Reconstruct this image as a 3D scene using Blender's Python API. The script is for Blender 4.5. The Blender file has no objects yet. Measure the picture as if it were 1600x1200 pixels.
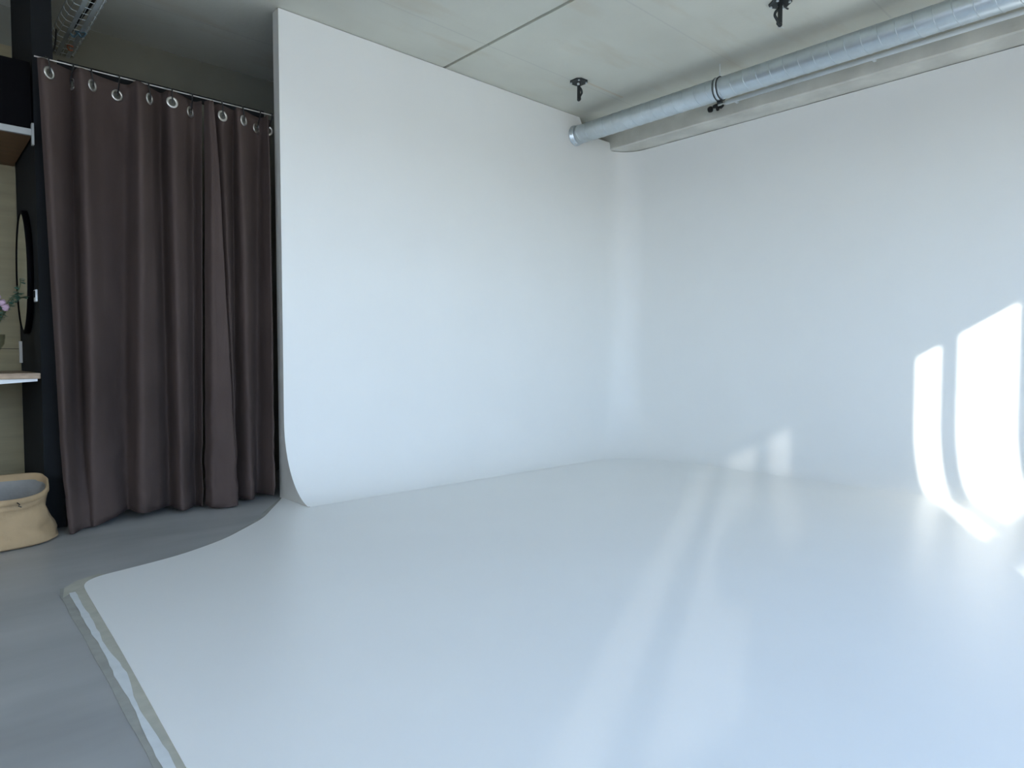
import bpy, bmesh, math, random
from mathutils import Vector, Matrix, noise
random.seed(7)
C = bpy.context.scene.collection
scene = bpy.context.scene

# ------------------------------------------------------------------ camera
CAM_H = 1.10
cam_d = bpy.data.cameras.new('camera'); cam = bpy.data.objects.new('camera', cam_d); C.objects.link(cam)
cam_d.sensor_width = 36.0; cam_d.lens = 23.4; cam_d.clip_start = 0.02
yaw = math.radians(47.35); pit = math.atan(44 / 1040)
Fh = Vector((math.cos(yaw), math.sin(yaw), 0)); Rt = Vector((math.sin(yaw), -math.cos(yaw), 0)); Zu = Vector((0, 0, 1))
Fw = Fh * math.cos(pit) - Zu * math.sin(pit); Up = Fh * math.sin(pit) + Zu * math.cos(pit)
M = Matrix.Identity(4)
for i in range(3):
    M[i][0] = Rt[i]; M[i][1] = Up[i]; M[i][2] = -Fw[i]
M[2][3] = CAM_H
cam.matrix_world = M
scene.camera = cam

# ------------------------------------------------------------------ world, sun, exposure
SUN_DIR = Vector((1, .51, -.32)).normalized()
SUN_E = 9.0; SKY_E = 7.2
scene.view_settings.view_transform = 'Standard'; scene.view_settings.look = 'None'
scene.view_settings.gamma = 1.0; scene.view_settings.use_curve_mapping = False
scene.view_settings.exposure = 0.19
scene.cycles.max_bounces = 14; scene.cycles.diffuse_bounces = 8; scene.cycles.glossy_bounces = 4
scene.cycles.transparent_max_bounces = 8; scene.cycles.caustics_reflective = False; scene.cycles.caustics_refractive = False
scene.cycles.use_denoising = True
w = bpy.data.worlds.new('sky'); scene.world = w; w.use_nodes = True
nt = w.node_tree; nt.nodes.clear()
N = nt.nodes.new; L = nt.links.new
out = N('ShaderNodeOutputWorld'); bg = N('ShaderNodeBackground'); tc = N('ShaderNodeTexCoord')
sx = N('ShaderNodeSeparateXYZ'); mr = N('ShaderNodeMapRange'); cr = N('ShaderNodeValToRGB')
L(tc.outputs['Generated'], sx.inputs[0]); L(sx.outputs[2], mr.inputs[0])
mr.inputs[1].default_value = -1; mr.inputs[2].default_value = 1
L(mr.outputs[0], cr.inputs[0]); L(cr.outputs[0], bg.inputs[0]); L(bg.outputs[0], out.inputs[0])
e = cr.color_ramp.elements
e[0].position = 0.0; e[0].color = (.30, .29, .26, 1)
e[1].position = 1.0; e[1].color = (.14, .27, .58, 1)
a = e.new(.485); a.color = (.34, .33, .30, 1)
a = e.new(.505); a.color = (.86, .98, 1.10, 1)
a = e.new(.56); a.color = (.66, .86, 1.13, 1)
a = e.new(.68); a.color = (.36, .55, .88, 1)
bg.inputs[1].default_value = SKY_E
sd = bpy.data.lights.new('sun', 'SUN'); sd.energy = SUN_E; sd.angle = math.radians(.6); sd.color = (1, .95, .87)
so = bpy.data.objects.new('sun', sd); C.objects.link(so)
so.rotation_euler = SUN_DIR.to_track_quat('-Z', 'Y').to_euler(); so.location = (-8, -6, 6)
pl = bpy.data.lights.new('window_portal', 'AREA'); pl.shape = 'RECTANGLE'; pl.size = 10.0; pl.size_y = 3.0
pl.cycles.is_portal = True
po = bpy.data.objects.new('window_portal', pl); C.objects.link(po)
po.location = (1.1, -1.37, 1.57); po.rotation_euler = (math.radians(90), 0, 0)

pl2 = bpy.data.lights.new('fill_window_portal', 'AREA'); pl2.shape = 'RECTANGLE'; pl2.size = 3.4; pl2.size_y = 2.2
pl2.cycles.is_portal = True
po2 = bpy.data.objects.new('fill_window_portal', pl2); C.objects.link(po2)
po2.location = (-4.72, .8, 1.98); po2.rotation_euler = (math.radians(90), 0, math.radians(-90))

# ------------------------------------------------------------------ materials
def ramp(nt, a, b, pa=0.3, pb=0.7):
    r = nt.nodes.new('ShaderNodeValToRGB')
    r.color_ramp.elements[0].position = pa; r.color_ramp.elements[0].color = (*a, 1)
    r.color_ramp.elements[1].position = pb; r.color_ramp.elements[1].color = (*b, 1)
    return r

def mat(name, col, rough=.6, metal=0., var=.06, scale=6., bump=0., bscale=60., stretch=(1, 1, 1), spec=.5, col2=None):
    m = bpy.data.materials.new(name); m.use_nodes = True
    t = m.node_tree; p = t.nodes['Principled BSDF']
    p.inputs['Roughness'].default_value = rough; p.inputs['Metallic'].default_value = metal
    p.inputs['Specular IOR Level'].default_value = spec
    tc = t.nodes.new('ShaderNodeTexCoord'); mp = t.nodes.new('ShaderNodeMapping')
    mp.inputs['Scale'].default_value = stretch
    t.links.new(tc.outputs['Object'], mp.inputs[0])
    n = t.nodes.new('ShaderNodeTexNoise'); n.inputs['Scale'].default_value = scale; n.inputs['Detail'].default_value = 5
    t.links.new(mp.outputs[0], n.inputs['Vector'])
    c2 = col2 if col2 else tuple(min(1, c * (1 + var)) for c in col)
    c1 = col if col2 else tuple(c * (1 - var) for c in col)
    r = ramp(t, c1, c2)
    t.links.new(n.outputs[0], r.inputs[0]); t.links.new(r.outputs[0], p.inputs['Base Color'])
    if bump:
        n2 = t.nodes.new('ShaderNodeTexNoise'); n2.inputs['Scale'].default_value = bscale; n2.inputs['Detail'].default_value = 4
        t.links.new(mp.outputs[0], n2.inputs['Vector'])
        b = t.nodes.new('ShaderNodeBump'); b.inputs['Strength'].default_value = bump; b.inputs['Distance'].default_value = .01
        t.links.new(n2.outputs[0], b.inputs['Height']); t.links.new(b.outputs[0], p.inputs['Normal'])
    return m

MT = {}
MT['cyc'] = mat('cyclorama_paint', (.80, .806, .790), .5, var=.012, spec=.35, scale=1.5, bump=.03, bscale=25)
MT['cyc_floor'] = mat('cyclorama_floor_paint', (.80, .806, .790), .36, var=.012, spec=.55, scale=1.5, bump=.03, bscale=20)
MT['board'] = mat('raw_board_edge', (.55, .54, .50), .8)
MT['concrete'] = mat('ceiling_concrete', (.61, .61, .54), .85, var=.07, scale=1.1, bump=.12, bscale=40)
MT['beam'] = mat('beam_concrete', (.62, .61, .56), .85, var=.12, scale=4, bump=.2, bscale=50)
MT['wallc'] = mat('back_wall_concrete', (.19, .186, .15), .9, var=.1, scale=2, bump=.1)
MT['floor'] = mat('polished_concrete_floor', (.27, .275, .272), .38, col2=(.40, .405, .40), scale=1.5, stretch=(.5, 1.6, 1), bump=.03, bscale=12)
MT['roomwhite'] = mat('room_plaster', (.55, .55, .53), .8, var=.03)
MT['dark'] = mat('dark_paint', (.008, .0095, .011), .85, var=.15, spec=.2)
MT['black'] = mat('black_lacquer', (.002, .002, .003), .7, var=.2, spec=.06)
MT['ply'] = mat('plywood', (.27, .230, .135), .6, var=.12, scale=3, stretch=(.6, 1, 6), bump=.05)
MT['brownwood'] = mat('stained_wood', (.16, .085, .04), .55, var=.2, scale=4, stretch=(.5, 3, 3))
MT['tablewood'] = mat('rough_table_wood', (.36, .26, .18), .6, var=.3, scale=14, stretch=(1, 3, 3))
MT['whitemetal'] = mat('white_metal', (.72, .74, .75), .4, var=.03)
MT['steel'] = mat('galvanised_steel', (.60, .66, .70), .34, .92, var=.07, scale=9, bump=.02, bscale=30)
MT['zinc'] = mat('zinc_wire', (.60, .65, .66), .45, .25, var=.1)
MT['chrome'] = mat('nickel_ring', (.62, .60, .57), .3, .95, var=.05)
MT['iron'] = mat('black_iron', (.03, .035, .038), .45, .5, var=.2)
MT['rubber'] = mat('black_plastic', (.010, .010, .011), .5, var=.2)
MT['conduit'] = mat('white_conduit', (.74, .78, .80), .35, .0, var=.03)
MT['tape'] = mat('beige_tape', (.42, .415, .355), .6, var=.1, scale=12)
MT['tape2'] = mat('greyed_tape', (.31, .312, .285), .6, var=.12, scale=12)
MT['smear'] = mat('white_paint_smear', (.62, .65, .66), .5, var=.05, scale=20)
MT['curtain'] = mat('brown_suede', (.073, .053, .048), .95, var=.13, scale=5, bump=.12, bscale=160, stretch=(1, 1, .35), spec=.15)
MT['curtain'].node_tree.nodes['Principled BSDF'].inputs['Sheen Weight'].default_value = .0
MT['canvas'] = mat('tan_canvas', (.39, .275, .155), .9, var=.12, scale=6, bump=.25, bscale=35)
MT['eyelet'] = mat('eyelet_backing', (.085, .085, .07), .8)
MT['shadededge'] = mat('shaded_shelf_edge', (.33, .34, .34), .5)  # white edge darkened, its shade is put into the colour
MT['lining'] = mat('grey_lining', (.22, .215, .205), .8, var=.12, scale=9, bump=.2, bscale=25)
MT['mirror'] = mat('mirror_glass', (.80, .82, .78), .03, 1., var=.01)
MT['leaf'] = mat('eucalyptus_leaf', (.06, .165, .12), .6, var=.3, scale=20)
MT['stem'] = mat('green_stem', (.09, .11, .05), .7)
MT['petal'] = mat('pink_petal', (.48, .33, .42), .7, var=.15, scale=30)
MT['copper'] = mat('orange_cable', (.45, .17, .09), .6)
MT['blue'] = mat('blue_cable', (.14, .26, .34), .6)

def shadermix(name, fac, glossy_rough, tint):
    m = bpy.data.materials.new(name); m.use_nodes = True; t = m.node_tree; t.nodes.clear()
    o = t.nodes.new('ShaderNodeOutputMaterial'); mx = t.nodes.new('ShaderNodeMixShader')
    tr = t.nodes.new('ShaderNodeBsdfTransparent'); tr.inputs[0].default_value = (*tint, 1)
    gl = t.nodes.new('ShaderNodeBsdfGlossy'); gl.inputs['Roughness'].default_value = glossy_rough
    fr = t.nodes.new('ShaderNodeFresnel'); fr.inputs[0].default_value = 1.45
    nz = t.nodes.new('ShaderNodeTexNoise'); nz.inputs['Scale'].default_value = 3
    r = ramp(t, (.96, .96, .96), (1, 1, 1)); t.links.new(nz.outputs[0], r.inputs[0]); t.links.new(r.outputs[0], gl.inputs[0])
    ge = t.nodes.new('ShaderNodeNewGeometry'); iv = t.nodes.new('ShaderNodeMath'); iv.operation = 'SUBTRACT'; iv.inputs[0].default_value = 1
    mu = t.nodes.new('ShaderNodeMath'); mu.operation = 'MULTIPLY'
    t.links.new(ge.outputs['Backfacing'], iv.inputs[1]); t.links.new(iv.outputs[0], mu.inputs[0]); t.links.new(fr.outputs[0], mu.inputs[1])
    t.links.new(mu.outputs[0], mx.inputs[0]); t.links.new(tr.outputs[0], mx.inputs[1]); t.links.new(gl.outputs[0], mx.inputs[2])
    t.links.new(mx.outputs[0], o.inputs[0])
    return m
MT['glass'] = shadermix('window_glass', 1, .0, (.97, .98, .98))
MT['vase'] = shadermix('vase_glass', 1, .05, (.80, .82, .80))

def sheer(name, keep, tr_share):
    m = bpy.data.materials.new(name); m.use_nodes = True; t = m.node_tree; t.nodes.clear()
    o = t.nodes.new('ShaderNodeOutputMaterial'); mx = t.nodes.new('ShaderNodeMixShader')
    tr = t.nodes.new('ShaderNodeBsdfTransparent'); tr.inputs[0].default_value = (.95, .97, 1, 1)
    df = t.nodes.new('ShaderNodeBsdfDiffuse')
    nz = t.nodes.new('ShaderNodeTexNoise'); nz.inputs['Scale'].default_value = 40
    r = ramp(t, (.45, .46, .48), (.5, .51, .53)); t.links.new(nz.outputs[0], r.inputs[0]); t.links.new(r.outputs[0], df.inputs[0])
    tl = t.nodes.new('ShaderNodeBsdfTranslucent'); tl.inputs[0].default_value = (.80, .82, .84, 1)
    m2 = t.nodes.new('ShaderNodeMixShader'); m2.inputs[0].default_value = tr_share
    t.links.new(df.outputs[0], m2.inputs[1]); t.links.new(tl.outputs[0], m2.inputs[2])
    mx.inputs[0].default_value = 1 - keep
    t.links.new(tr.outputs[0], mx.inputs[1]); t.links.new(m2.outputs[0], mx.inputs[2]); t.links.new(mx.outputs[0], o.inputs[0])
    return m
MT['sheer'] = sheer('sheer_blind', .10, .75)
MT['fill_frost'] = sheer('fill_film', 0, .92)  # diffusing film for the windows added as fill light

# concrete ceiling: cast-board lines, patches and rusty stains fixed to the slab
def ceiling_stains(m):
    t = m.node_tree; p = t.nodes['Principled BSDF']; src = p.inputs['Base Color'].links[0].from_socket
    tc = t.nodes.new('ShaderNodeTexCoord'); sp = t.nodes.new('ShaderNodeSeparateXYZ'); t.links.new(tc.outputs['Object'], sp.inputs[0])
    def mth(op, a, b=None):
        n = t.nodes.new('ShaderNodeMath'); n.operation = op
        for k, v in enumerate((a, b)):
            if v is None: continue
            if isinstance(v, (int, float)): n.inputs[k].default_value = v
            else: t.links.new(v, n.inputs[k])
        return n.outputs[0]
    y = mth('SUBTRACT', sp.outputs[1], 4.31)
    line = mth('LESS_THAN', mth('ABSOLUTE', mth('SUBTRACT', mth('FRACT', mth('ADD', mth('DIVIDE', y, 1.22), .5)), .5)), .006)
    nz = t.nodes.new('ShaderNodeTexNoise'); nz.inputs['Scale'].default_value = 2.3; nz.inputs['Detail'].default_value = 6
    mp = t.nodes.new('ShaderNodeMapping'); mp.inputs['Scale'].default_value = (.5, 2.2, 1)
    t.links.new(tc.outputs['Object'], mp.inputs[0]); t.links.new(mp.outputs[0], nz.inputs[0])
    rust = mth('MULTIPLY', mth('LESS_THAN', mth('ABSOLUTE', mth('SUBTRACT', sp.outputs[1], 4.245)), .014), mth('MULTIPLY', mth('GREATER_THAN', sp.outputs[0], 4.87), mth('LESS_THAN', sp.outputs[0], 5.42)))
    fac = mth('MULTIPLY', line, .28)
    mx = t.nodes.new('ShaderNodeMix'); mx.data_type = 'RGBA'
    t.links.new(fac, mx.inputs['Factor']); t.links.new(src, mx.inputs['A']); mx.inputs['B'].default_value = (.44, .435, .41, 1)
    r = ramp(t, (0, 0, 0), (1, 1, 1), .56, .75); t.links.new(nz.outputs[0], r.inputs[0])
    mx2 = t.nodes.new('ShaderNodeMix'); mx2.data_type = 'RGBA'
    t.links.new(mth('MULTIPLY', r.outputs[0], .55), mx2.inputs['Factor']); t.links.new(mx.outputs['Result'], mx2.inputs['A'])
    mx2.inputs['B'].default_value = (.55, .50, .40, 1)
    mx3 = t.nodes.new('ShaderNodeMix'); mx3.data_type = 'RGBA'
    t.links.new(mth('MULTIPLY', rust, mth('MULTIPLY', nz.outputs[0], .75)), mx3.inputs['Factor']); t.links.new(mx2.outputs['Result'], mx3.inputs['A'])
    mx3.inputs['B'].default_value = (.50, .33, .17, 1)
    t.links.new(mx3.outputs['Result'], p.inputs['Base Color'])
ceiling_stains(MT['concrete'])

# ------------------------------------------------------------------ mesh helpers
def obj(name, bm, m=None, parent=None, smooth=False, loc=None):
    me = bpy.data.meshes.new(name); bmesh.ops.recalc_face_normals(bm, faces=bm.faces); bm.to_mesh(me); bm.free()
    o = bpy.data.objects.new(name, me); C.objects.link(o)
    if m: me.materials.append(MT[m])
    if smooth:
        for p in me.polygons: p.use_smooth = True
    if parent: o.parent = parent
    if loc: o.location = loc
    return o

def box(bm, x0, x1, y0, y1, z0, z1, bev=0):
    r = bmesh.ops.create_cube(bm, size=1)
    for v in r['verts']:
        v.co = Vector(((x0 + x1) / 2 + v.co.x * (x1 - x0), (y0 + y1) / 2 + v.co.y * (y1 - y0), (z0 + z1) / 2 + v.co.z * (z1 - z0)))
    if bev:
        es = list({e for v in r['verts'] for e in v.link_edges})
        bmesh.ops.bevel(bm, geom=es, offset=bev, segments=2, affect='EDGES', profile=.5)
    return bm

def bx(*a, **k): return box(bmesh.new(), *a, **k)

def tube(bm, pts, r, seg=8, cap=True):
    pts = [Vector(p) for p in pts]; rings = []
    n = len(pts)
    t0 = (pts[1] - pts[0]).normalized()
    ref = Vector((0, 0, 1)) if abs(t0.z) < .9 else Vector((1, 0, 0))
    u = t0.cross(ref).normalized()
    for i, p in enumerate(pts):
        t = (pts[min(i + 1, n - 1)] - pts[max(i - 1, 0)]).normalized()
        u = (u - t * u.dot(t))
        u = u.normalized() if u.length > 1e-6 else t.orthogonal().normalized()
        v = t.cross(u)
        rr = r[i] if isinstance(r, (list, tuple)) else r
        rings.append([bm.verts.new(p + (u * math.cos(2 * math.pi * k / seg) + v * math.sin(2 * math.pi * k / seg)) * rr) for k in range(seg)])
    for i in range(n - 1):
        for k in range(seg):
            bm.faces.new((rings[i][k], rings[i][(k + 1) % seg], rings[i + 1][(k + 1) % seg], rings[i + 1][k]))
    if cap:
        bm.faces.new(rings[0][::-1]); bm.faces.new(rings[-1])
    return bm

def tb(pts, r, seg=8, cap=True): return tube(bmesh.new(), pts, r, seg, cap)

def torus(bm, center, normal, R, r, su=28, sv=8, flat=1.0):
    n = Vector(normal).normalized(); u = n.orthogonal().normalized(); v = n.cross(u); c = Vector(center)
    g = []
    for i in range(su):
        a = 2 * math.pi * i / su; d = u * math.cos(a) + v * math.sin(a)
        g.append([bm.verts.new(c + d * (R + r * math.cos(2 * math.pi * j / sv)) + n * (r * flat * math.sin(2 * math.pi * j / sv))) for j in range(sv)])
    for i in range(su):
        for j in range(sv):
            bm.faces.new((g[i][j], g[(i + 1) % su][j], g[(i + 1) % su][(j + 1) % sv], g[i][(j + 1) % sv]))
    return bm

def grid(bm, rows, closed=False):
    vs = [[bm.verts.new(p) for p in r] for r in rows]
    for i in range(len(vs) - 1):
        m = len(vs[i])
        for j in range(m if closed else m - 1):
            bm.faces.new((vs[i][j], vs[i][(j + 1) % m], vs[i + 1][(j + 1) % m], vs[i + 1][j]))
    return vs

def thing(name, label, cat, loc=(0, 0, 0), group=None):
    o = bpy.data.objects.new(name, None); C.objects.link(o); o.empty_display_size = .1
    o.location = loc; o['label'] = label; o['category'] = cat
    if group: o['group'] = group
    return o

def tag(o, label, cat, group=None):
    o['label'] = label; o['category'] = cat
    if group: o['group'] = group
    return o

def struct(name, bm, m, parent=None):
    o = obj(name, bm, m, parent)
    o['kind'] = 'structure'
    return o

def shift(bm, o):
    """geometry given in world coordinates -> local to a thing placed at o"""
    bmesh.ops.translate(bm, verts=bm.verts, vec=-Vector(o.location))
    return bm

def catmull(pts, n):
    P = [Vector(p) for p in pts]; o = []
    for i in range(len(P) - 1):
        p0 = P[max(i - 1, 0)]; p1 = P[i]; p2 = P[i + 1]; p3 = P[min(i + 2, len(P) - 1)]
        for k in range(n):
            t = k / n
            o.append(.5 * ((2 * p1) + (p2 - p0) * t + (2 * p0 - 5 * p1 + 4 * p2 - p3) * t * t + (3 * p1 - p0 - 3 * p2 + p3) * t ** 3))
    o.append(P[-1]); return o

# ------------------------------------------------------------------ room shell
ZC = 3.69                       # ceiling
YB = 6.25; XR = 6.50; XL = -4.6; YF = -1.30
struct('floor', bx(XL - .2, XR + .2, YF - .2, YB + .2, -.2, 0), 'floor')
ceil = struct('ceiling', bx(XL - .2, XR + .2, YF - .2, YB + .2, ZC + .06, ZC + .3), 'concrete')
for x0, x1 in ((XL - .2, 3.672), (3.704, XR + .2)):
    s = obj('slab', bx(x0, x1, YF - .2, YB + .2, ZC, ZC + .06), 'concrete', ceil)
struct('wall_back', bx(XL - .2, XR + .2, YB, YB + .2, 0, ZC), 'wallc')
struct('wall_right', bx(XR, XR + .2, YF, YB, 0, ZC), 'wallc')
lf = bmesh.new()
FILL_SIDE = [(-.9, .7), (.9, 2.5)]; ys_ = YF  # side windows added out of view to brighten the right wing
for y0, y1 in FILL_SIDE:
    box(lf, XL - .1, XL, ys_, y0, 0, ZC); box(lf, XL - .1, XL, y0, y1, 0, .9); box(lf, XL - .1, XL, y0, y1, 3.06, ZC); ys_ = y1
box(lf, XL - .1, XL, ys_, YB, 0, ZC)
struct('wall_left', lf, 'roomwhite')
# beam over the right wing with a slightly uneven soffit
bm = bmesh.new(); rows = []
for i in range(60):
    y = YB - .02 - (YB - YF - .02) * i / 59
    j = .004 * noise.noise(Vector((y * 3, 0, 0))); k = .004 * noise.noise(Vector((y * 4, 5, 0)))
    rows.append([(XR, y, ZC), (6.03, y, ZC), (6.03 + k * .3, y, 3.452 + j), (6.042 + k, y, 3.44 + j), (XR, y, 3.44 + k)])
vs = grid(bm, rows, True); bm.faces.new(vs[0]); bm.faces.new(vs[-1][::-1])
b = struct('ceiling_beam', bm, 'beam')

# window wall behind the camera
openings = [('fill_frost', -4.45, -3.95), ('sheer', -3.82, -3.38), ('sheer', -3.26, -2.59), ('half', -2.43, -1.89), ('fill_frost', -1.75, -.06), ('clear', .09, .525), ('clear', .68, 1.54), ('clear', 1.76, 2.75), ('clear', 2.95, 4.6)]  # frosted openings are added to lift the light on the left
ZW0, ZW1, ZT0, ZT1 = .08, 3.06, 1.283, 1.437
sill = lambda x: 1.0 if x > 1.6 else ZW0       # a parapet under the windows on the right
xs = XL; wf = bmesh.new()
for k, x0, x1 in openings:
    box(wf, xs, x0, YF - .06, YF, 0, ZC); xs = x1
    box(wf, x0, x1, YF - .06, YF, ZW1, ZC); box(wf, x0, x1, YF - .06, YF, 0, sill(x0))
box(wf, xs, XR, YF - .06, YF, 0, ZC)
wfo = struct('wall_front', wf, 'roomwhite')
for n, (k, x0, x1) in enumerate(openings):
    fr = bmesh.new()
    t = .012; zs = sill(x0)
    for q in ((x0, x0 + t, zs, ZW1), (x1 - t, x1, zs, ZW1), (x0 + t, x1 - t, zs, zs + t), (x0 + t, x1 - t, ZW1 - t, ZW1)):
        box(fr, q[0], q[1], YF - .03, YF, q[2], q[3])
    wdw = struct('window_%d' % (n + 1), fr, 'whitemetal')
    obj('transom', bx(x0 + t, x1 - t, YF - .03, YF, ZT0, ZT1), 'whitemetal', wdw)
    obj('pane', bx(x0 + t, x1 - t, YF - .018, YF - .012, ZT1, ZW1 - t), 'glass', wdw)
    obj('pane', bx(x0 + t, x1 - t, YF - .018, YF - .012, zs + t, ZT0), 'glass', wdw)
    if k == 'fill_frost':
        for z0, z1 in ((ZT1, ZW1 - t), (zs + t, ZT0)):
            bl = bmesh.new(); grid(bl, [[(x0 + t, YF - .006, z), (x1 - t, YF - .006, z)] for z in (z0, z1)])
            obj('fill_film', bl, 'fill_frost', wdw)
    if k in ('sheer', 'half'):
        bl = bmesh.new(); grid(bl, [[(x0 + t, YF - .006, z), (x1 - t, YF - .006, z)] for z in (ZT1, ZW1 - t)])
        obj('blind', bl, 'sheer', wdw)
        bl = bmesh.new(); grid(bl, [[(x0 + t, YF - .006, z), (x1 - t, YF - .006, z)] for z in (zs + t, ZT0)])
        obj('lower_blind', bl, 'sheer', wdw)
    if k == 'half':
        obj('sun_block_panel', bx(x0 + t, x1 - t, YF - .005, YF - .003, zs + t, 1.9), 'whitemetal', wdw)  # unseen opaque panel added to cut this sun streak short

for n, (y0, y1) in enumerate(FILL_SIDE):  # frames and film of the added side windows
    fr = bmesh.new(); t = .03
    for q in ((y0, y0 + t, .9, 3.06), (y1 - t, y1, .9, 3.06), (y0 + t, y1 - t, .9, .93), (y0 + t, y1 - t, 3.03, 3.06)):
        box(fr, XL - .04, XL, q[0], q[1], q[2], q[3])
    wdw = struct('window_%d' % (len(openings) + n + 1), fr, 'whitemetal')
    bl = bmesh.new(); grid(bl, [[(XL - .02, y0 + t, z), (XL - .02, y1 - t, z)] for z in (.93, 3.03)])
    obj('fill_film', bl, 'fill_frost', wdw)

# partition, plywood nook
struct('wall_partition', bx(.657, .764, 5.07, 5.97, 0, ZC), 'dark')
nook = struct('wall_nook', bx(-2.2, .657, 5.985, 6.05, 0, 3.30), 'dark')
obj('panel', bx(-.58, .655, 5.97, 5.985, 1.153, 3.30), 'ply', nook)
obj('panel', bx(-.58, .655, 5.97, 5.985, 0.0, 1.149), 'ply', nook)
obj('panel', bx(-1.82, -.584, 5.97, 5.985, 1.153, 3.30), 'ply', nook)
obj('panel', bx(-1.82, -.584, 5.97, 5.985, 0.0, 1.149), 'ply', nook)
struct('trim_1', bx(.80, 2.13, 5.14, 5.17, 2.935, 2.985), 'dark')

# ------------------------------------------------------------------ cyclorama
cyc = thing('cyclorama', 'large white infinity cove with curved base and painted floor filling the corner', 'cyclorama', (2.15, 4.9, 0))
YW, XW, XE = 4.90, 6.29, 2.15
D, Hc_, = .46, .60
levels = [3.686, 3.60, 3.45, 3.2, 2.6, 2.0, 1.4, .95, .75]
prof = [(0, z) for z in levels]
for i in range(0, 25):
    th = math.pi / 2 * i / 24
    prof.append((D * (1 - math.cos(th)), Hc_ * (1 - math.sin(th))))
prof[-1] = (D, .0064)
def plan(d, zt):
    """left wing -> rounded corner -> right wing, inset by d"""
    r = .30 + .30 * d / D
    y0, x0 = YW - d, XW - d
    p = [(XE + (x0 - r - XE) * (i / 40), y0) for i in range(41)]
    for i in range(1, 17):
        a_ = math.pi / 2 * i / 16
        p.append((x0 - r + r * math.sin(a_), y0 - r + r * math.cos(a_)))
    for i in range(1, 31):
        p.append((x0, y0 - r - (y0 - r + .9) * i / 30))
    return p
def top_at(x, y):
    if x < 5.55: return 3.686
    if x < 6.03: return 3.525
    return 3.4345
rows = []
for d, z in prof:
    rows.append([(x, y, min(z, top_at(x, y))) for x, y in plan(d, z)])
bm = bmesh.new(); grid(bm, rows); bmesh.ops.remove_doubles(bm, verts=bm.verts, dist=1e-5)
for f in bm.faces:
    pass
w_ = obj('curved_wall', shift(bm, cyc), 'cyc', cyc, True)
# board edge at the open left end: outline follows the cove
bm = bmesh.new()
outl = [(XE, YW - d + .004, z) for d, z in prof[:-3]] + [(XE, YW - D + .03, .001), (XE, 5.0, .001), (XE, 5.0, 3.686)]
back = [bm.verts.new((x + .012, y, z)) for x, y, z in outl]; front = [bm.verts.new((x + .0005, y, z)) for x, y, z in outl]
bm.faces.new(front); bm.faces.new(back[::-1])
n = len(outl)
for i in range(n): bm.faces.new((front[i], front[(i + 1) % n], back[(i + 1) % n], back[i]))
obj('end_board', shift(bm, cyc), 'board', cyc)
# panels behind the paint (give the wing its 10 cm thickness)
obj('stud_panel', shift(bx(XE + .012, 6.02, 4.93, 5.0, 0, 3.52), cyc), 'board', cyc)
edge = [(2.15, 4.96), (2.10, 4.88), (1.95, 4.66), (1.78, 4.42), (1.573, 4.217), (1.39, 4.06), (1.183, 3.939), (1.02, 3.875), (.839, 3.829), (.72, 3.80), (.66, 3.762), (.628, 3.71), (.614, 3.62), (.600, 3.3), (.575, 2.7), (.533, 1.865), (.49, .9), (.45, -.1), (.44, -.85)]
ed = catmull([(x, y, 0) for x, y in edge], 6)
bm = bmesh.new()
poly = [Vector((p.x, p.y, 0)) for p in ed] + [Vector((5.9, -.85, 0)), Vector((5.9, 4.5, 0)), Vector((2.16, 4.5, 0)), Vector((2.16, 4.96, 0))]
lo = [bm.verts.new(p + Vector((0, 0, .0005))) for p in poly]; hi = [bm.verts.new(p + Vector((0, 0, .006))) for p in poly]
f = bm.faces.new(hi); f2 = bm.faces.new(lo[::-1])
for i in range(len(poly)):
    j = (i + 1) % len(poly); bm.faces.new((lo[i], lo[j], hi[j], hi[i]))
bmesh.ops.triangulate(bm, faces=[f, f2])
obj('painted_floor', shift(bm, cyc), 'cyc_floor', cyc)
def ribbon(pa, pb, z0, z1, m, name):
    bm = bmesh.new()
    A = [Vector((p[0], p[1], 0)) for p in pa]; B = [Vector((p[0], p[1], 0)) for p in pb]
    rows = [[a_ + Vector((0, 0, z0)), a_ + Vector((0, 0, z1)), b_ + Vector((0, 0, z1)), b_ + Vector((0, 0, z0))] for a_, b_ in zip(A, B)]
    vs = grid(bm, rows, True); bm.faces.new(vs[0]); bm.faces.new(vs[-1][::-1])
    o = obj(name, shift(bm, cyc), m, cyc); return o
def lerp_edge(y):          # inner edge of the straight front border
    pts = [(3.72, .632), (3.62, .614), (3.3, .600), (2.7, .575), (1.865, .533), (.9, .49), (-.1, .45), (-.85, .44)]
    for (a0, b0), (a1, b1) in zip(pts, pts[1:]):
        if y <= a0 and y >= a1: return b0 + (b1 - b0) * (a0 - y) / (a0 - a1)
    return pts[-1][1]
ys = [3.72 - i * .05 for i in range(91)]
wid = lambda y: .066 + .034 * max(0, (y - 1.9) / 1.7)
inn = [(lerp_edge(y) + .01, y) for y in ys]
mid = [(lerp_edge(y) - wid(y) * .52 + .003 * math.sin(y * 9), y) for y in ys]
oth = [(lerp_edge(y) - wid(y) + .0015 * math.sin(y * 13), y) for y in ys]
ribbon(inn, mid, .0005, .0032, 'tape', 'tape_strip')
ribbon(mid, oth, .0005, .0020, 'tape2', 'tape_strip')
sm0 = []; sm1 = []
for y in ys[2:]:
    c_ = lerp_edge(y) - wid(y) * (.52 + .10 * noise.noise(Vector((y * 2.1, 3, 0))))
    h_ = .0075 + .010 * (noise.noise(Vector((y * 3.3, 7, 0))) + .45) + .003 * noise.noise(Vector((y * 17, 1, 0)))
    h_ += .004 * noise.noise(Vector((y * 31, 5, 0)))
    h_ = max(.002, h_)
    sm0.append((c_ + h_, y)); sm1.append((c_ - h_ * .9 + .002 * noise.noise(Vector((y * 30, 2, 0))), y))
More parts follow.
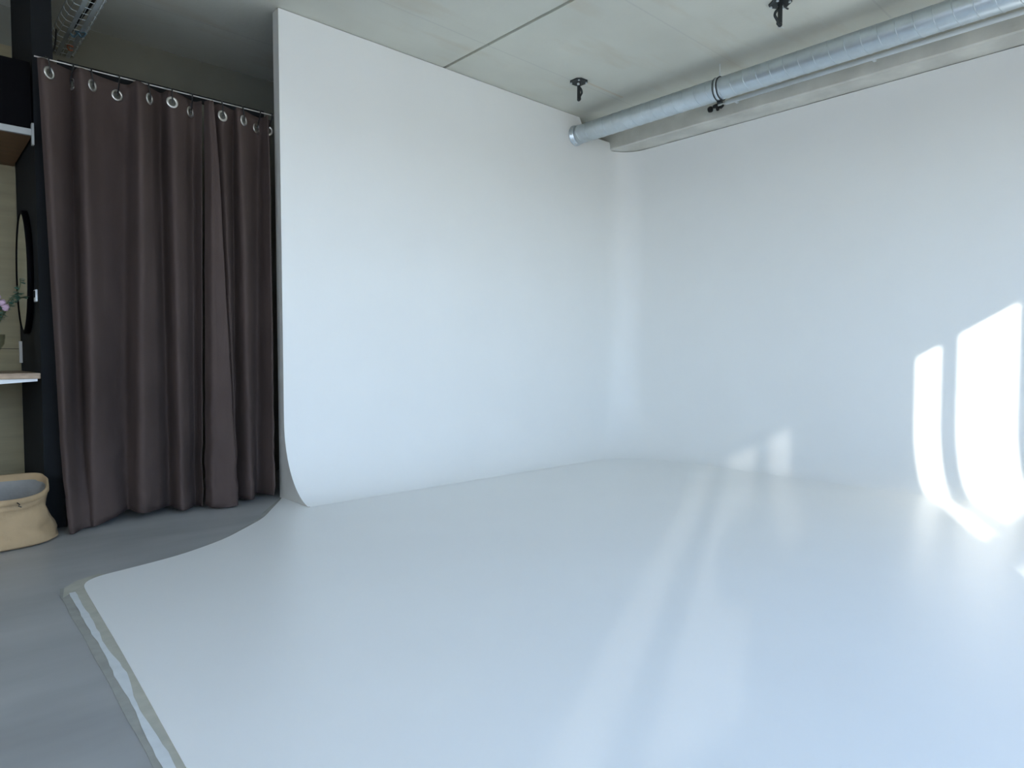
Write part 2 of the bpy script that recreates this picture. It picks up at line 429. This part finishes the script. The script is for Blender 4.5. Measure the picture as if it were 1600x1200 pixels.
ribbon(sm0, sm1, .0006, .0040, 'smear', 'paint_smear')
# folded tape patch on the corner and thin tape that follows the curved edge
ribbon([(.735, 3.812), (.69, 3.79), (.645, 3.76), (.625, 3.70)], [(.705, 3.845), (.612, 3.80), (.545, 3.715), (.518, 3.57)], .0006, .0036, 'tape', 'tape_strip')
cs = [p for p in ed if p.y > 4.0]
wv = [.012 + .030 * max(0, 1 - abs((p.y - 4.55) / .45)) for p in cs]
ribbon([(p.x + .006, p.y - .006) for p in cs], [(p.x - .72 * h_, p.y + .69 * h_) for p, h_ in zip(cs, wv)], .0005, .0026, 'tape2', 'tape_strip')

# ------------------------------------------------------------------ spiral duct
DX, DZ = 5.44, 3.47
duct = thing('ventilation_duct', 'round galvanised spiral duct hung under the ceiling along the right white wall', 'duct', (DX, 4.9, DZ))
R = .095; DY0, DY1 = 4.893, YF + .02
bm = bmesh.new()
rows = []
for i in range(64):
    y = DY0 - (DY0 - DY1) * i / 63
    rows.append([(DX + R * math.cos(2 * math.pi * k / 48), y, DZ + R * math.sin(2 * math.pi * k / 48)) for k in range(48)])
vs = grid(bm, rows, True); bm.faces.new(vs[0]); bm.faces.new(vs[-1])
obj('duct_pipe', shift(bm, duct), 'steel', duct, True)
turns = (DY0 - DY1) / .118; n = int(turns * 24)
pts = [(DX + (R + .0005) * math.cos(2 * math.pi * i / 24), DY0 - .03 - .118 * i / 24, DZ + (R + .0005) * math.sin(2 * math.pi * i / 24)) for i in range(n - 12)]
obj('spiral_seam', shift(tb(pts, .0032, 5), duct), 'steel', duct, True)
bm = bmesh.new()
rows = [[(DX + r * math.cos(2 * math.pi * k / 48), y, DZ + r * math.sin(2 * math.pi * k / 48)) for k in range(48)] for r, y in ((R + .001, 4.84), (R + .004, 4.84), (R + .004, 4.886), (R + .012, 4.889), (R + .012, 4.896), (R + .001, 4.896))]
grid(bm, rows, True)
col = obj('end_collar', shift(bm, duct), 'steel', duct, True)
for k in (150, 185, 220, 255):
    a_ = math.radians(k); bm = bmesh.new()
    bmesh.ops.create_uvsphere(bm, u_segments=8, v_segments=6, radius=.010, matrix=Matrix.Translation((DX + (R + .005) * math.cos(a_), 4.866, DZ + (R + .005) * math.sin(a_))))
    bmesh.ops.translate(bm, verts=bm.verts, vec=-Vector(duct.location))
    obj('rivet', bm, 'whitemetal', col, True)
for hy in (3.18, .3):
    bm = bmesh.new()
    rows = []
    for y, r in ((hy + .016, R + .001), (hy + .016, R + .007), (hy - .016, R + .007), (hy - .016, R + .001)):
        rows.append([(DX + r * math.cos(2 * math.pi * k / 48), y, DZ + r * math.sin(2 * math.pi * k / 48)) for k in range(48)])
    grid(bm, rows, True)
    hg = obj('hanger_band', shift(bm, duct), 'steel', duct, True)
    for s in (.018, -.018):
        obj('band_edge', shift(torus(bmesh.new(), (DX, hy + s, DZ), (0, 1, 0), R + .005, .0045, 48, 6), duct), 'iron', hg, True)
    obj('hanger_rod', shift(tb([(DX, hy, DZ + R), (DX, hy, ZC)], .005, 8), duct), 'zinc', duct)
    obj('clamp_bolt', shift(bx(DX - .01, DX + .01, hy - .02, hy + .02, DZ - R - .03, DZ - R + .0), duct), 'iron', duct)

# ------------------------------------------------------------------ white conduit with black end fittings
cz, cx = 3.556, 5.985
cond = thing('conduit', 'thin pale conduit running along the concrete beam beside the duct', 'conduit', (cx, 3.43, cz))
obj('conduit_tube', shift(tb([(cx, 3.43, cz), (cx, YF + .01, cz)], .019, 14), cond), 'conduit', cond, True)
for y in (3.39, 3.33, 2.1, .8):
    if y == 3.39: continue
    obj('saddle_clip', shift(bx(cx + .004, 6.034, y - .012, y + .012, cz - .02, cz + .02, bev=.003), cond), 'conduit', cond)
obj('stub_tube', shift(tb([(cx, 3.55, cz - .004), (cx, 3.425, cz)], .009, 10), cond), 'conduit', cond, True)
def knob(c, r, l, m='rubber', name='end_knob', ax=(0, 1, 0)):
    a_ = Vector(ax).normalized(); c = Vector(c)
    prof_ = [(-l, r * .55), (-l * .85, r * .9), (-l * .3, r), (l * .3, r * .95), (l * .85, r * .8), (l, r * .4)]
    return obj(name, shift(tube(bmesh.new(), [c + a_ * p for p, _ in prof_], [q for _, q in prof_], 12), cond), m, cond, True)
knob((cx, 3.60, cz - .018), .030, .020)
knob((cx, 3.54, cz - .002), .020, .028, name='end_fitting')
knob((cx, 3.52, cz - .03), .016, .022, name='end_fitting', ax=(0, .3, 1))
knob((cx, DZ, cz - .025), .011, .022, name='end_fitting', ax=(0, .8, -.6))
knob((cx - .01, 3.47, cz + .022), .010, .018, name='end_fitting', ax=(0, .4, 1))
obj('fixing_plate', shift(bx(cx, 6.034, 3.50, 3.545, cz - .02, cz + .02), cond), 'rubber', cond)

# ------------------------------------------------------------------ ceiling hook brackets
def bracket(x, y, rot, s, label, rods):
    o = thing('ceiling_bracket', label, 'bracket', (x, y, ZC), 'black hook brackets on the ceiling')
    bm = bmesh.new()
    h = .075 * s
    P = [(-h, -h * .55), (-h * .55, -h), (h * .55, -h), (h, -h * .55), (h, h * .55), (h * .55, h), (-h * .55, h), (-h, h * .55)]
    lo = [bm.verts.new((px, py, -.012)) for px, py in P]; hi = [bm.verts.new((px, py, 0)) for px, py in P]
    bm.faces.new(lo[::-1]); bm.faces.new(hi)
    for i in range(8): bm.faces.new((lo[i], lo[(i + 1) % 8], hi[(i + 1) % 8], hi[i]))
    obj('base_plate', bm, 'iron', o)
    for sx_, sy_ in ((1, 1), (1, -1), (-1, 1), (-1, -1)):
        bm = bmesh.new(); bmesh.ops.create_cone(bm, cap_ends=True, segments=8, radius1=.010, radius2=.008, depth=.012, matrix=Matrix.Translation((sx_ * h * .66, sy_ * h * .66, -.016)))
        obj('bolt', bm, 'zinc', o)
    L_ = .17 * s
    obj('stem', bx(-.014, .014, -.010, .010, -L_, -.010, bev=.003), 'iron', o)
    obj('hook', tb(catmull([(.0, .0, -.05), (.03, .0, -.065), (.042, 0, -.095), (.028, 0, -.12), (.016, 0, -.14), (.018, 0, -L_ + .006), (.0, 0, -L_ - .006)], 4), [.010] * 25, 8), 'iron', o, True)
    bm = bmesh.new(); bmesh.ops.create_uvsphere(bm, u_segments=10, v_segments=8, radius=.017, matrix=Matrix.Translation((0, 0, -L_)))
    obj('end_ball', bm, 'iron', o, True)
    bm = bmesh.new(); bmesh.ops.create_cone(bm, cap_ends=True, segments=10, radius1=.012, radius2=.012, depth=.012, matrix=Matrix.Translation((-.012, -.006, -.03)) @ Matrix.Rotation(math.pi / 2, 4, 'X'))
    obj('pivot_screw', bm, 'zinc', o)
    if rods:
        for dx in (-.006, .008):
            obj('chrome_rod', tb([(dx, -.016, -.02), (dx, -.016, -L_ - .02)], .0045, 8), 'chrome', o, True)
        obj('split_pin', tb([(-.01, -.012, -L_ - .006), (-.04, -.012, -L_ - .016)], .003, 6), 'zinc', o)
        obj('lever', tb([(-.02, 0, -.012), (-.05, 0, -.04), (-.064, .0, -.045)], .006, 6), 'iron', o)
    o.rotation_euler = (0, 0, rot)
    return o
bracket(4.80, 4.28, math.radians(-2), 1.0, 'black ceiling hook bracket nearest the end of the duct', False)
bracket(4.83, 2.34, math.radians(145), .95, 'black ceiling bracket with chrome rods at the upper frame edge', True)

# ------------------------------------------------------------------ curtains
def make_curtain(name, label, cols, rings, left_puddle):
    """cols: (x_top, x_bottom, depth, hem_z)"""
    o = thing(name, label, 'curtain', (cols[0][1], 5.0, 0), 'brown curtains on the wire')
    c = catmull([(a_, b_, d_) for a_, b_, d_, h_ in cols], 14)
    hs = []
    for i in range(len(cols) - 1):
        for k in range(14): hs.append(cols[i][3] + (cols[i + 1][3] - cols[i][3]) * k / 14)
    hs.append(cols[-1][3])
    NR = 70; rows = []
    for r in range(NR + 1):
        t = r / NR; row = []                 # 0 top .. 1 bottom
        for (xt, xb, d), hz in zip([tuple(v) for v in c], hs):
            s = t ** 1.05
            x = xt + (xb - xt) * s
            z = 2.90 * (1 - t) + hz * t
            amp = 1.05 + .85 * min(1, t / .16) ** .7 + .15 * t
            dd = d * amp
            if left_puddle:
                k_ = min(1, max(0, (t - .70) / .28)); dd *= 1 - .75 * k_ * min(1, max(0, (1.18 - x) / .2))
            wr = noise.noise(Vector((x * 5, z * 2.6, 3))) * .010 + noise.noise(Vector((x * 11 + z * 6, z * 13, 9))) * .006 * max(0, t - .45) * 2
            cre = noise.noise(Vector((x * 3 + z * 5, z * 9 - x * 6, 21)))
            wr += .026 * min(1, max(0, t - .58) * 3) * cre + .012 * min(1, max(0, t - .62) * 3) * noise.noise(Vector((x * 9 + z * 8, z * 15 - x * 9, 41)))
            y = 5.0 - dd + wr
            if left_puddle:
                y -= .16 * max(0, (1.15 - x) / .40) * max(0, (t - .80) / .20) ** 1.5
            # puff out just above the hem
            y -= .025 * math.exp(-((t - .965) / .02) ** 2) * (.5 + .5 * noise.noise(Vector((x * 4, 1, 1))))
            row.append((x, y, z))
        rows.append(row)
    bm = bmesh.new(); grid(bm, rows)
    f = obj('fabric', shift(bm, o), 'curtain', o, True)
    so_ = f.modifiers.new('thick', 'SOLIDIFY'); so_.thickness = .004; so_.offset = 0
    # grommets sit on the cloth where it is, facing along its normal
    zr = 2.81; ri = int(round((2.90 - zr) / 2.90 * NR))
    row = rows[ri]
    for x in rings:
        j = min(range(1, len(row) - 1), key=lambda q: abs(row[q][0] - x))
        p = Vector(row[j]); tx = (Vector(row[min(j + 2, len(row) - 1)]) - Vector(row[max(j - 2, 0)])).normalized()
        nrm = tx.cross(Vector((0, 0, 1))).normalized()
        if nrm.y > 0: nrm = -nrm
        pc = p + nrm * .005
        g = torus(bmesh.new(), pc, nrm, .030, .0085, 28, 8, .55)
        obj('grommet', shift(g, o), 'chrome', o, True)
        bm = bmesh.new(); u_ = nrm.orthogonal().normalized(); v_ = nrm.cross(u_)
        bm.faces.new([bm.verts.new(p + nrm * .0035 + (u_ * math.cos(k * math.pi / 12) + v_ * math.sin(k * math.pi / 12)) * .024) for k in range(24)])
        obj('eyelet', shift(bm, o), 'eyelet', o)
        q0 = pc + Vector((0, 0, .012)) + nrm * .006
        top = Vector((p.x, 5.0, 2.935))
        obj('hook', shift(tb([pc + nrm * .004 + Vector((0, 0, -.006)), q0 + nrm * .002, Vector((p.x, min(q0.y, 4.985), 2.90)), Vector((p.x, 4.985, 2.925)), Vector((p.x, 5.013, 2.937)), Vector((p.x, 5.026, 2.93))], .0045, 6), o), 'rubber', o)
    return o
make_curtain('curtain', 'wide brown suede curtain panel on the left, by the black partition',
    [(.669, .742, .03, .006), (.705, .765, .055, .006), (.835, .815, -.025, .012), (.862, .865, -.030, .015), (.892, .900, .048, .02), (1.00, 1.02, -.012, .04), (1.165, 1.115, -.045, .06), (1.203, 1.149, .065, .06),
     (1.29, 1.28, .012, .045), (1.375, 1.385, -.045, .035), (1.405, 1.415, .040, .03), (1.50, 1.49, .0, .02), (1.590, 1.557, -.05, .012), (1.628, 1.578, .0, .02)],
    [.722, .858, .955, 1.118, 1.285, 1.415, 1.56], True)
make_curtain('curtain', 'narrow brown suede curtain panel beside the white wall end',
    [(1.646, 1.598, .0, .03), (1.660, 1.610, .045, .02), (1.672, 1.66, .05, .01), (1.682, 1.74, .055, .01), (1.690, 1.795, .045, .014), (1.702, 1.80, -.03, .03), (1.751, 1.815, .02, .035), (1.860, 1.845, -.035, .03), (1.872, 1.905, .035, .03),
     (2.06, 2.015, -.055, .035), (2.085, 2.076, .035, .035), (2.105, 2.105, -.045, .03), (2.130, 2.125, -.05, .03), (2.145, 2.138, -.045, .03)],
    [1.762, 1.905, 2.035, 2.128], False)
tag(obj('curtain_wire', tb([(.66, 5.013, 2.925), (2.146, 5.013, 2.925)], .0045, 8), 'chrome'), 'thin steel wire carrying the brown curtains', 'wire')

# ------------------------------------------------------------------ wire cable tray
tray = thing('cable_tray', 'galvanised wire mesh cable tray under the ceiling above the brown curtain', 'cable tray', (1.05, 6.2, 3.42))
ty0, ty1 = 6.23, 3.2
tx0, tx1, tz = .955, 1.05, 3.42
def rail(x0, x1, z):
    bm = bmesh.new(); n_ = 60; rows = []
    for i in range(n_ + 1):
        y = ty0 - (ty0 - ty1) * i / n_
        rows.append([(x0, y, z), (x1, y, z), (x1, y, z + .006), (x0, y, z + .006)])
    vs = grid(bm, rows, True); bm.faces.new(vs[0]); bm.faces.new(vs[-1][::-1])
    return obj('flat_rail', shift(bm, tray), 'zinc', tray)
rail(tx0, tx0 + .026, tz); rail(tx1 - .028, tx1, tz)
for px_, pz_ in ((tx0 - .035, tz + .02), (tx0 - .06, tz + .06), (tx1 + .02, tz + .012), (tx1 + .03, tz + .05), (tx0 + .04, tz + .008)):
    obj('long_wire', shift(tb([(px_, ty0, pz_), (px_, ty1, pz_)], .0025, 6), tray), 'zinc', tray)
for i in range(30):
    y = ty0 - .05 - i * .10
    obj('cross_wire', shift(tb([(tx0 - .06, y, tz + .07), (tx0 - .055, y, tz + .04), (tx0 - .03, y, tz + .012), (tx0, y, tz + .006), (tx1, y, tz + .006), (tx1 + .018, y, tz + .012), (tx1 + .03, y, tz + .05)], .0025, 5), tray), 'zinc', tray)
# zigzag edge wire
zz = []
for i in range(120):
    y = ty0 - .02 - i * .025
    zz.append((tx1 + (.002 if (i // 2) % 2 else .020), y, tz + .003))
obj('edge_wire', shift(tb(zz, .002, 4), tray), 'zinc', tray)
cb = catmull([(tx0 + .012, 6.20, tz + .017), (tx0 + .018, 5.9, tz + .018), (tx0 + .04, 5.5, tz + .016), (tx0 + .06, 5.0, tz + .016), (tx0 + .05, 4.2, tz + .016), (tx0 + .06, 3.3, tz + .016)], 8)
tag(obj('cable', tb(cb, .010, 8), 'rubber', None, True), 'black cable lying lengthwise inside the wire tray', 'cable')
kn = [(tx0 + .02, 5.74, tz - .006), (tx0 + .045, 5.76, tz - .016), (tx0 + .06, 5.70, tz - .006), (tx0 + .085, 5.72, tz - .018), (tx0 + .10, 5.66, tz - .008), (tx0 + .075, 5.69, tz + .004), (tx0 + .05, 5.73, tz + .012)]
tag(obj('cable', tb(catmull(kn, 6), .006, 8), 'blue', None, True), 'blue grey cable looped around the wire tray above the curtain', 'cable')
oc = [(tx0 + .055, 6.02, tz + .02), (tx0 + .075, 5.99, tz - .002), (tx0 + .06, 5.95, tz - .012), (tx0 + .04, 5.98, tz - .004), (tx0 + .058, 6.03, tz - .014), (tx0 + .082, 6.05, tz - .004), (tx0 + .07, 6.1, tz + .016)]
tag(obj('cable', tb(catmull(oc, 6), .006, 8), 'copper', None, True), 'orange cable coil hanging in the end of the wire tray', 'cable')
bc = [(.764, 5.62, 3.06), (.785, 5.62, 3.09), (.80, 5.62, 3.17), (.83, 5.63, 3.20), (.86, 5.68, 3.24), (.885, 5.75, 3.33), (.90, 5.80, 3.44)]
tag(obj('cable', tb(catmull(bc, 6), .006, 8), 'rubber', None, True), 'black cable running from the partition up to the wire tray', 'cable')

# ------------------------------------------------------------------ nook: cabinet, table, mirror, switch, vase
cab = thing('wall_cabinet', 'black wall cabinet with brown wooden underside above the mirror', 'cabinet', (-.3, 5.5, 2.46))
obj('body', shift(bx(-1.3, .645, 5.07, 5.968, 2.475, 2.90), cab), 'black', cab)
obj('underside', shift(bx(-1.3, .645, 5.07, 5.966, 2.455, 2.475), cab), 'brownwood', cab)
obj('shelf_edge', shift(bx(-1.3, .640, 5.045, 5.07, 2.452, 2.49), cab), 'shadededge', cab)
obj('edge_bracket', shift(bx(.640, .652, 5.035, 5.07, 2.395, 2.525), cab), 'shadededge', cab)
tab = thing('dressing_table', 'rough wooden dressing table top on a white rail in the plywood nook', 'table', (-.3, 5.5, 0))
obj('tabletop', shift(bx(-1.4, .650, 5.045, 5.965, .957, .993, bev=.004), tab), 'tablewood', tab)
bm = bmesh.new()
P = [(-1.4, .905, .957), (.30, .918, .957), (.635, .942, .957)]
rows = [[(x, 5.06, z0), (x, 5.075, z0), (x, 5.075, z1), (x, 5.06, z1)] for x, z0, z1 in P]
vs = grid(bm, rows, True); bm.faces.new(vs[0]); bm.faces.new(vs[-1][::-1])
obj('support_rail', shift(bm, tab), 'whitemetal', tab)
for x in (-1.32,):
    obj('leg', shift(bx(x - .02, x + .02, 5.08, 5.12, 0, .957), tab), 'whitemetal', tab)
    obj('leg', shift(bx(x - .02, x + .02, 5.88, 5.92, 0, .957), tab), 'whitemetal', tab)
# oval mirror on the side of the partition
mir = thing('mirror', 'oval mirror with thin black frame on the black partition', 'mirror', (.655, 5.53, 1.66))
bm = bmesh.new(); bm2 = bmesh.new()
el = lambda a_, s, x: (x, .275 * s * math.cos(a_), .392 * s * math.sin(a_))
nseg = 56
rows = [[el(2 * math.pi * k / nseg, s, x) for k in range(nseg)] for s, x in ((1.05, 0), (1.05, -.028), (1.0, -.034), (.985, -.028))]
vs = grid(bm, rows, True); bm.faces.new(vs[0])
obj('frame', bm, 'black', mir, True)
bm2.faces.new([bm2.verts.new(el(2 * math.pi * k / nseg, .99, -.0285)) for k in range(nseg)])
obj('glass', bm2, 'mirror', mir)
sw = thing('light_switch', 'small white light switch on the front of the black partition', 'switch', (.657, 5.16, 1.48))
obj('switch_plate', bx(-.012, 0, -.040, .040, -.038, .038, bev=.003), 'whitemetal', sw)
obj('rocker', bx(-.018, -.010, -.034, .012, -.012, .030, bev=.002), 'dark', sw)
tag(obj('socket_cover', bx(.640, .657, 5.895, 5.932, 1.05, 1.205, bev=.003), 'roomwhite'), 'narrow white socket cover on the partition above the table', 'socket')
vx, vy = .405, 5.21
vz = .993
vase = thing('vase', 'clear glass vase standing on the wooden dressing table', 'vase', (vx, vy, vz))
pr = [(.0, .0), (.045, .0), (.052, .01), (.05, .04), (.038, .07), (.045, .11), (.085, .18), (.092, .24), (.089, .24), (.08, .18), (.04, .112), (.033, .07), (.0, .03)]
bm = bmesh.new()
grid(bm, [[(r * math.cos(2 * math.pi * k / 28), r * math.sin(2 * math.pi * k / 28), z) for k in range(28)] for r, z in pr], True)
bmesh.ops.remove_doubles(bm, verts=bm.verts, dist=1e-5)
obj('bowl', bm, 'vase', vase, True)
pla = thing('flower_bouquet', 'eucalyptus sprigs with pink flowers standing in the glass vase', 'flowers', (vx, vy, vz + .035))
def sprig(pts, nl, sz):
    c = catmull(pts, 8)
    st = obj('sprig', tb(c, .0035, 5), 'stem', pla)
    lo_ = len(c) // 3
    for i in range(nl):
        p = c[lo_ + int((len(c) - 1 - lo_) * i / max(1, nl - 1))]
        a_ = random.uniform(0, 6.28); d = Vector((math.cos(a_), math.sin(a_), random.uniform(-.2, .6))).normalized()
        side = d.cross(Vector((0, 0, 1))).normalized(); up = side.cross(d)
        l = sz * random.uniform(1.0, 1.5); bm = bmesh.new()
        q = [bm.verts.new(p + d * (l * u_) + side * (l * v_) + up * (l * w__)) for u_, v_, w__ in ((0, 0, 0), (.3, .36, .05), (.7, .38, .0), (1, 0, -.1), (.7, -.38, 0), (.3, -.36, .05), (.5, 0, -.03))]
        for k in range(6): bm.faces.new((q[k], q[(k + 1) % 6], q[6]))
        obj('leaf', bm, 'leaf', st, True)
sprig([(0, 0, 0), (.04, -.01, .22), (.08, -.02, .35), (.13, -.01, .44), (.18, 0, .46)], 16, .030)
sprig([(0, 0, 0), (.05, 0, .24), (.11, 0, .38), (.17, .01, .50), (.175, .01, .56)], 14, .026)
sprig([(0, 0, 0), (.03, -.02, .22), (.06, -.04, .32), (.09, -.05, .37)], 22, .032)
sprig([(0, 0, 0), (.04, -.02, .24), (.10, -.03, .36), (.16, -.03, .43), (.19, -.02, .44)], 24, .026)
sprig([(0, 0, 0), (.03, -.03, .22), (.05, -.05, .34), (.075, -.06, .36)], 22, .030)
sprig([(0, 0, 0), (.02, -.02, .22), (.06, -.05, .33), (.12, -.06, .39)], 14, .030)
sprig([(0, 0, 0), (.0, -.02, .22), (-.03, -.04, .34), (-.08, -.05, .42)], 12, .032)
for fx, fy, fz in ((.075, -.03, .40), (.05, -.05, .43), (.09, -.06, .37), (.0, -.06, .42)):
    bm = bmesh.new(); bmesh.ops.create_icosphere(bm, subdivisions=2, radius=.022)
    for v in bm.verts: v.co *= 1 + .35 * noise.noise(v.co * 90)
    bmesh.ops.translate(bm, verts=bm.verts, vec=(fx, fy, fz))
    st = obj('flower_head', bm, 'petal', pla)
    obj('flower_stem', tb(catmull([(0, 0, 0), (fx * .4, fy * .4, .22), (fx, fy, fz)], 6), .003, 5), 'stem', pla)

# ------------------------------------------------------------------ canvas bag
bag = thing('storage_bag', 'tan canvas storage bag slumped open on the floor', 'bag', (.30, 4.93, 0))
BP = [(.0, .375, .285), (.016, .402, .308), (.045, .396, .304), (.10, .368, .288), (.17, .350, .278), (.24, .346, .276), (.28, .348, .28), (.305, .35, .283), (.32, .35, .285)]
def bagring(z, rx, ry, amp, k=72, tilt=1):
    r_ = []
    for i in range(k):
        a_ = 2 * math.pi * i / k; ca, sa = math.cos(a_), math.sin(a_)
        sq = (abs(ca) ** 2.6 + abs(sa) ** 2.6) ** (-1 / 2.6)
        n_ = noise.noise(Vector((ca * 1.7, sa * 1.7, z * 9))) * amp
        n_ += noise.noise(Vector((ca * 4 + z * 7, sa * 4, z * 14 + 4))) * amp * .6
        zz_ = z + tilt * (z / .33) * (.040 * sa + .012 * math.sin(3 * a_ + .8) + .014 * ca)
        r_.append(((rx * sq + n_) * ca, (ry * sq + n_) * sa, max(.003, zz_)))
    return r_
bm = bmesh.new()
rows = []
for i in range(len(BP) - 1):
    for k in range(4):
        t = k / 4
        z, rx, ry = [BP[i][q] + (BP[i + 1][q] - BP[i][q]) * t for q in range(3)]
        rows.append(bagring(z, rx, ry, .026 if .02 < z < .27 else .010))
rows.append(bagring(*BP[-1], .010))
vs = grid(bm, rows, True); bm.faces.new(vs[0][::-1])
obj('canvas_side', bm, 'canvas', bag, True)
bm = bmesh.new()
rr = [bagring(.285, .351, .285, .012), bagring(.287, .356, .290, .012), bagring(.318, .355, .289, .010), bagring(.325, .350, .285, .010), bagring(.322, .344, .279, .010), bagring(.28, .338, .274, .012)]
grid(bm, rr, True); obj('folded_rim', bm, 'canvas', bag, True)
bm = bmesh.new()
rows = [bagring(z, rx, ry, .02) for z, rx, ry in ((.288, .338, .274), (.25, .318, .255), (.20, .305, .244), (.08, .30, .24), (.03, .30, .24))]
vs = grid(bm, rows, True); bm.faces.new(vs[-1]); obj('grey_lining', bm, 'lining', bag, True)
obj('seam_stitch', tb([(.17, -.288, .27), (.182, -.290, .258), (.176, -.291, .25), (.19, -.289, .242)], .003, 5), 'rubber', bag)

# ------------------------------------------------------------------ round reflector on a stand by the windows, added out of view to cast the photographer's shadow
ref = thing('light_blocker', 'round white reflector disc on a black tripod stand added out of view to shadow the floor streak', 'blocker', (-2.0, -.95, 0))
bm = bmesh.new()
bmesh.ops.create_cone(bm, cap_ends=True, segments=40, radius1=.27, radius2=.27, depth=.012, matrix=Matrix.Translation((0, 0, 1.78)) @ Matrix.Rotation(math.pi / 2, 4, 'X'))
obj('disc', bm, 'roomwhite', ref)
obj('rim', torus(bmesh.new(), (0, 0, 1.78), (0, 1, 0), .27, .010, 40, 8), 'rubber', ref, True)
obj('pole', tb([(.44, .03, .12), (.44, .03, 1.2), (.44, .03, 1.80)], [.016, .013, .011], 10), 'rubber', ref, True)
obj('boom_arm', tb([(.47, .03, 1.78), (-.02, .03, 1.78)], .009, 10), 'rubber', ref, True)
obj('clamp', bx(-.02, .02, .0, .05, 1.74, 1.82, bev=.005), 'rubber', ref)
for k in range(3):
    a_ = 2 * math.pi * k / 3 + .4
    obj('leg', tb([(.44, .03, .62), (.44 + .20 * math.cos(a_), .03 + .20 * math.sin(a_), .25), (.44 + .34 * math.cos(a_), .03 + .34 * math.sin(a_), .012)], .010, 8), 'rubber', ref, True)
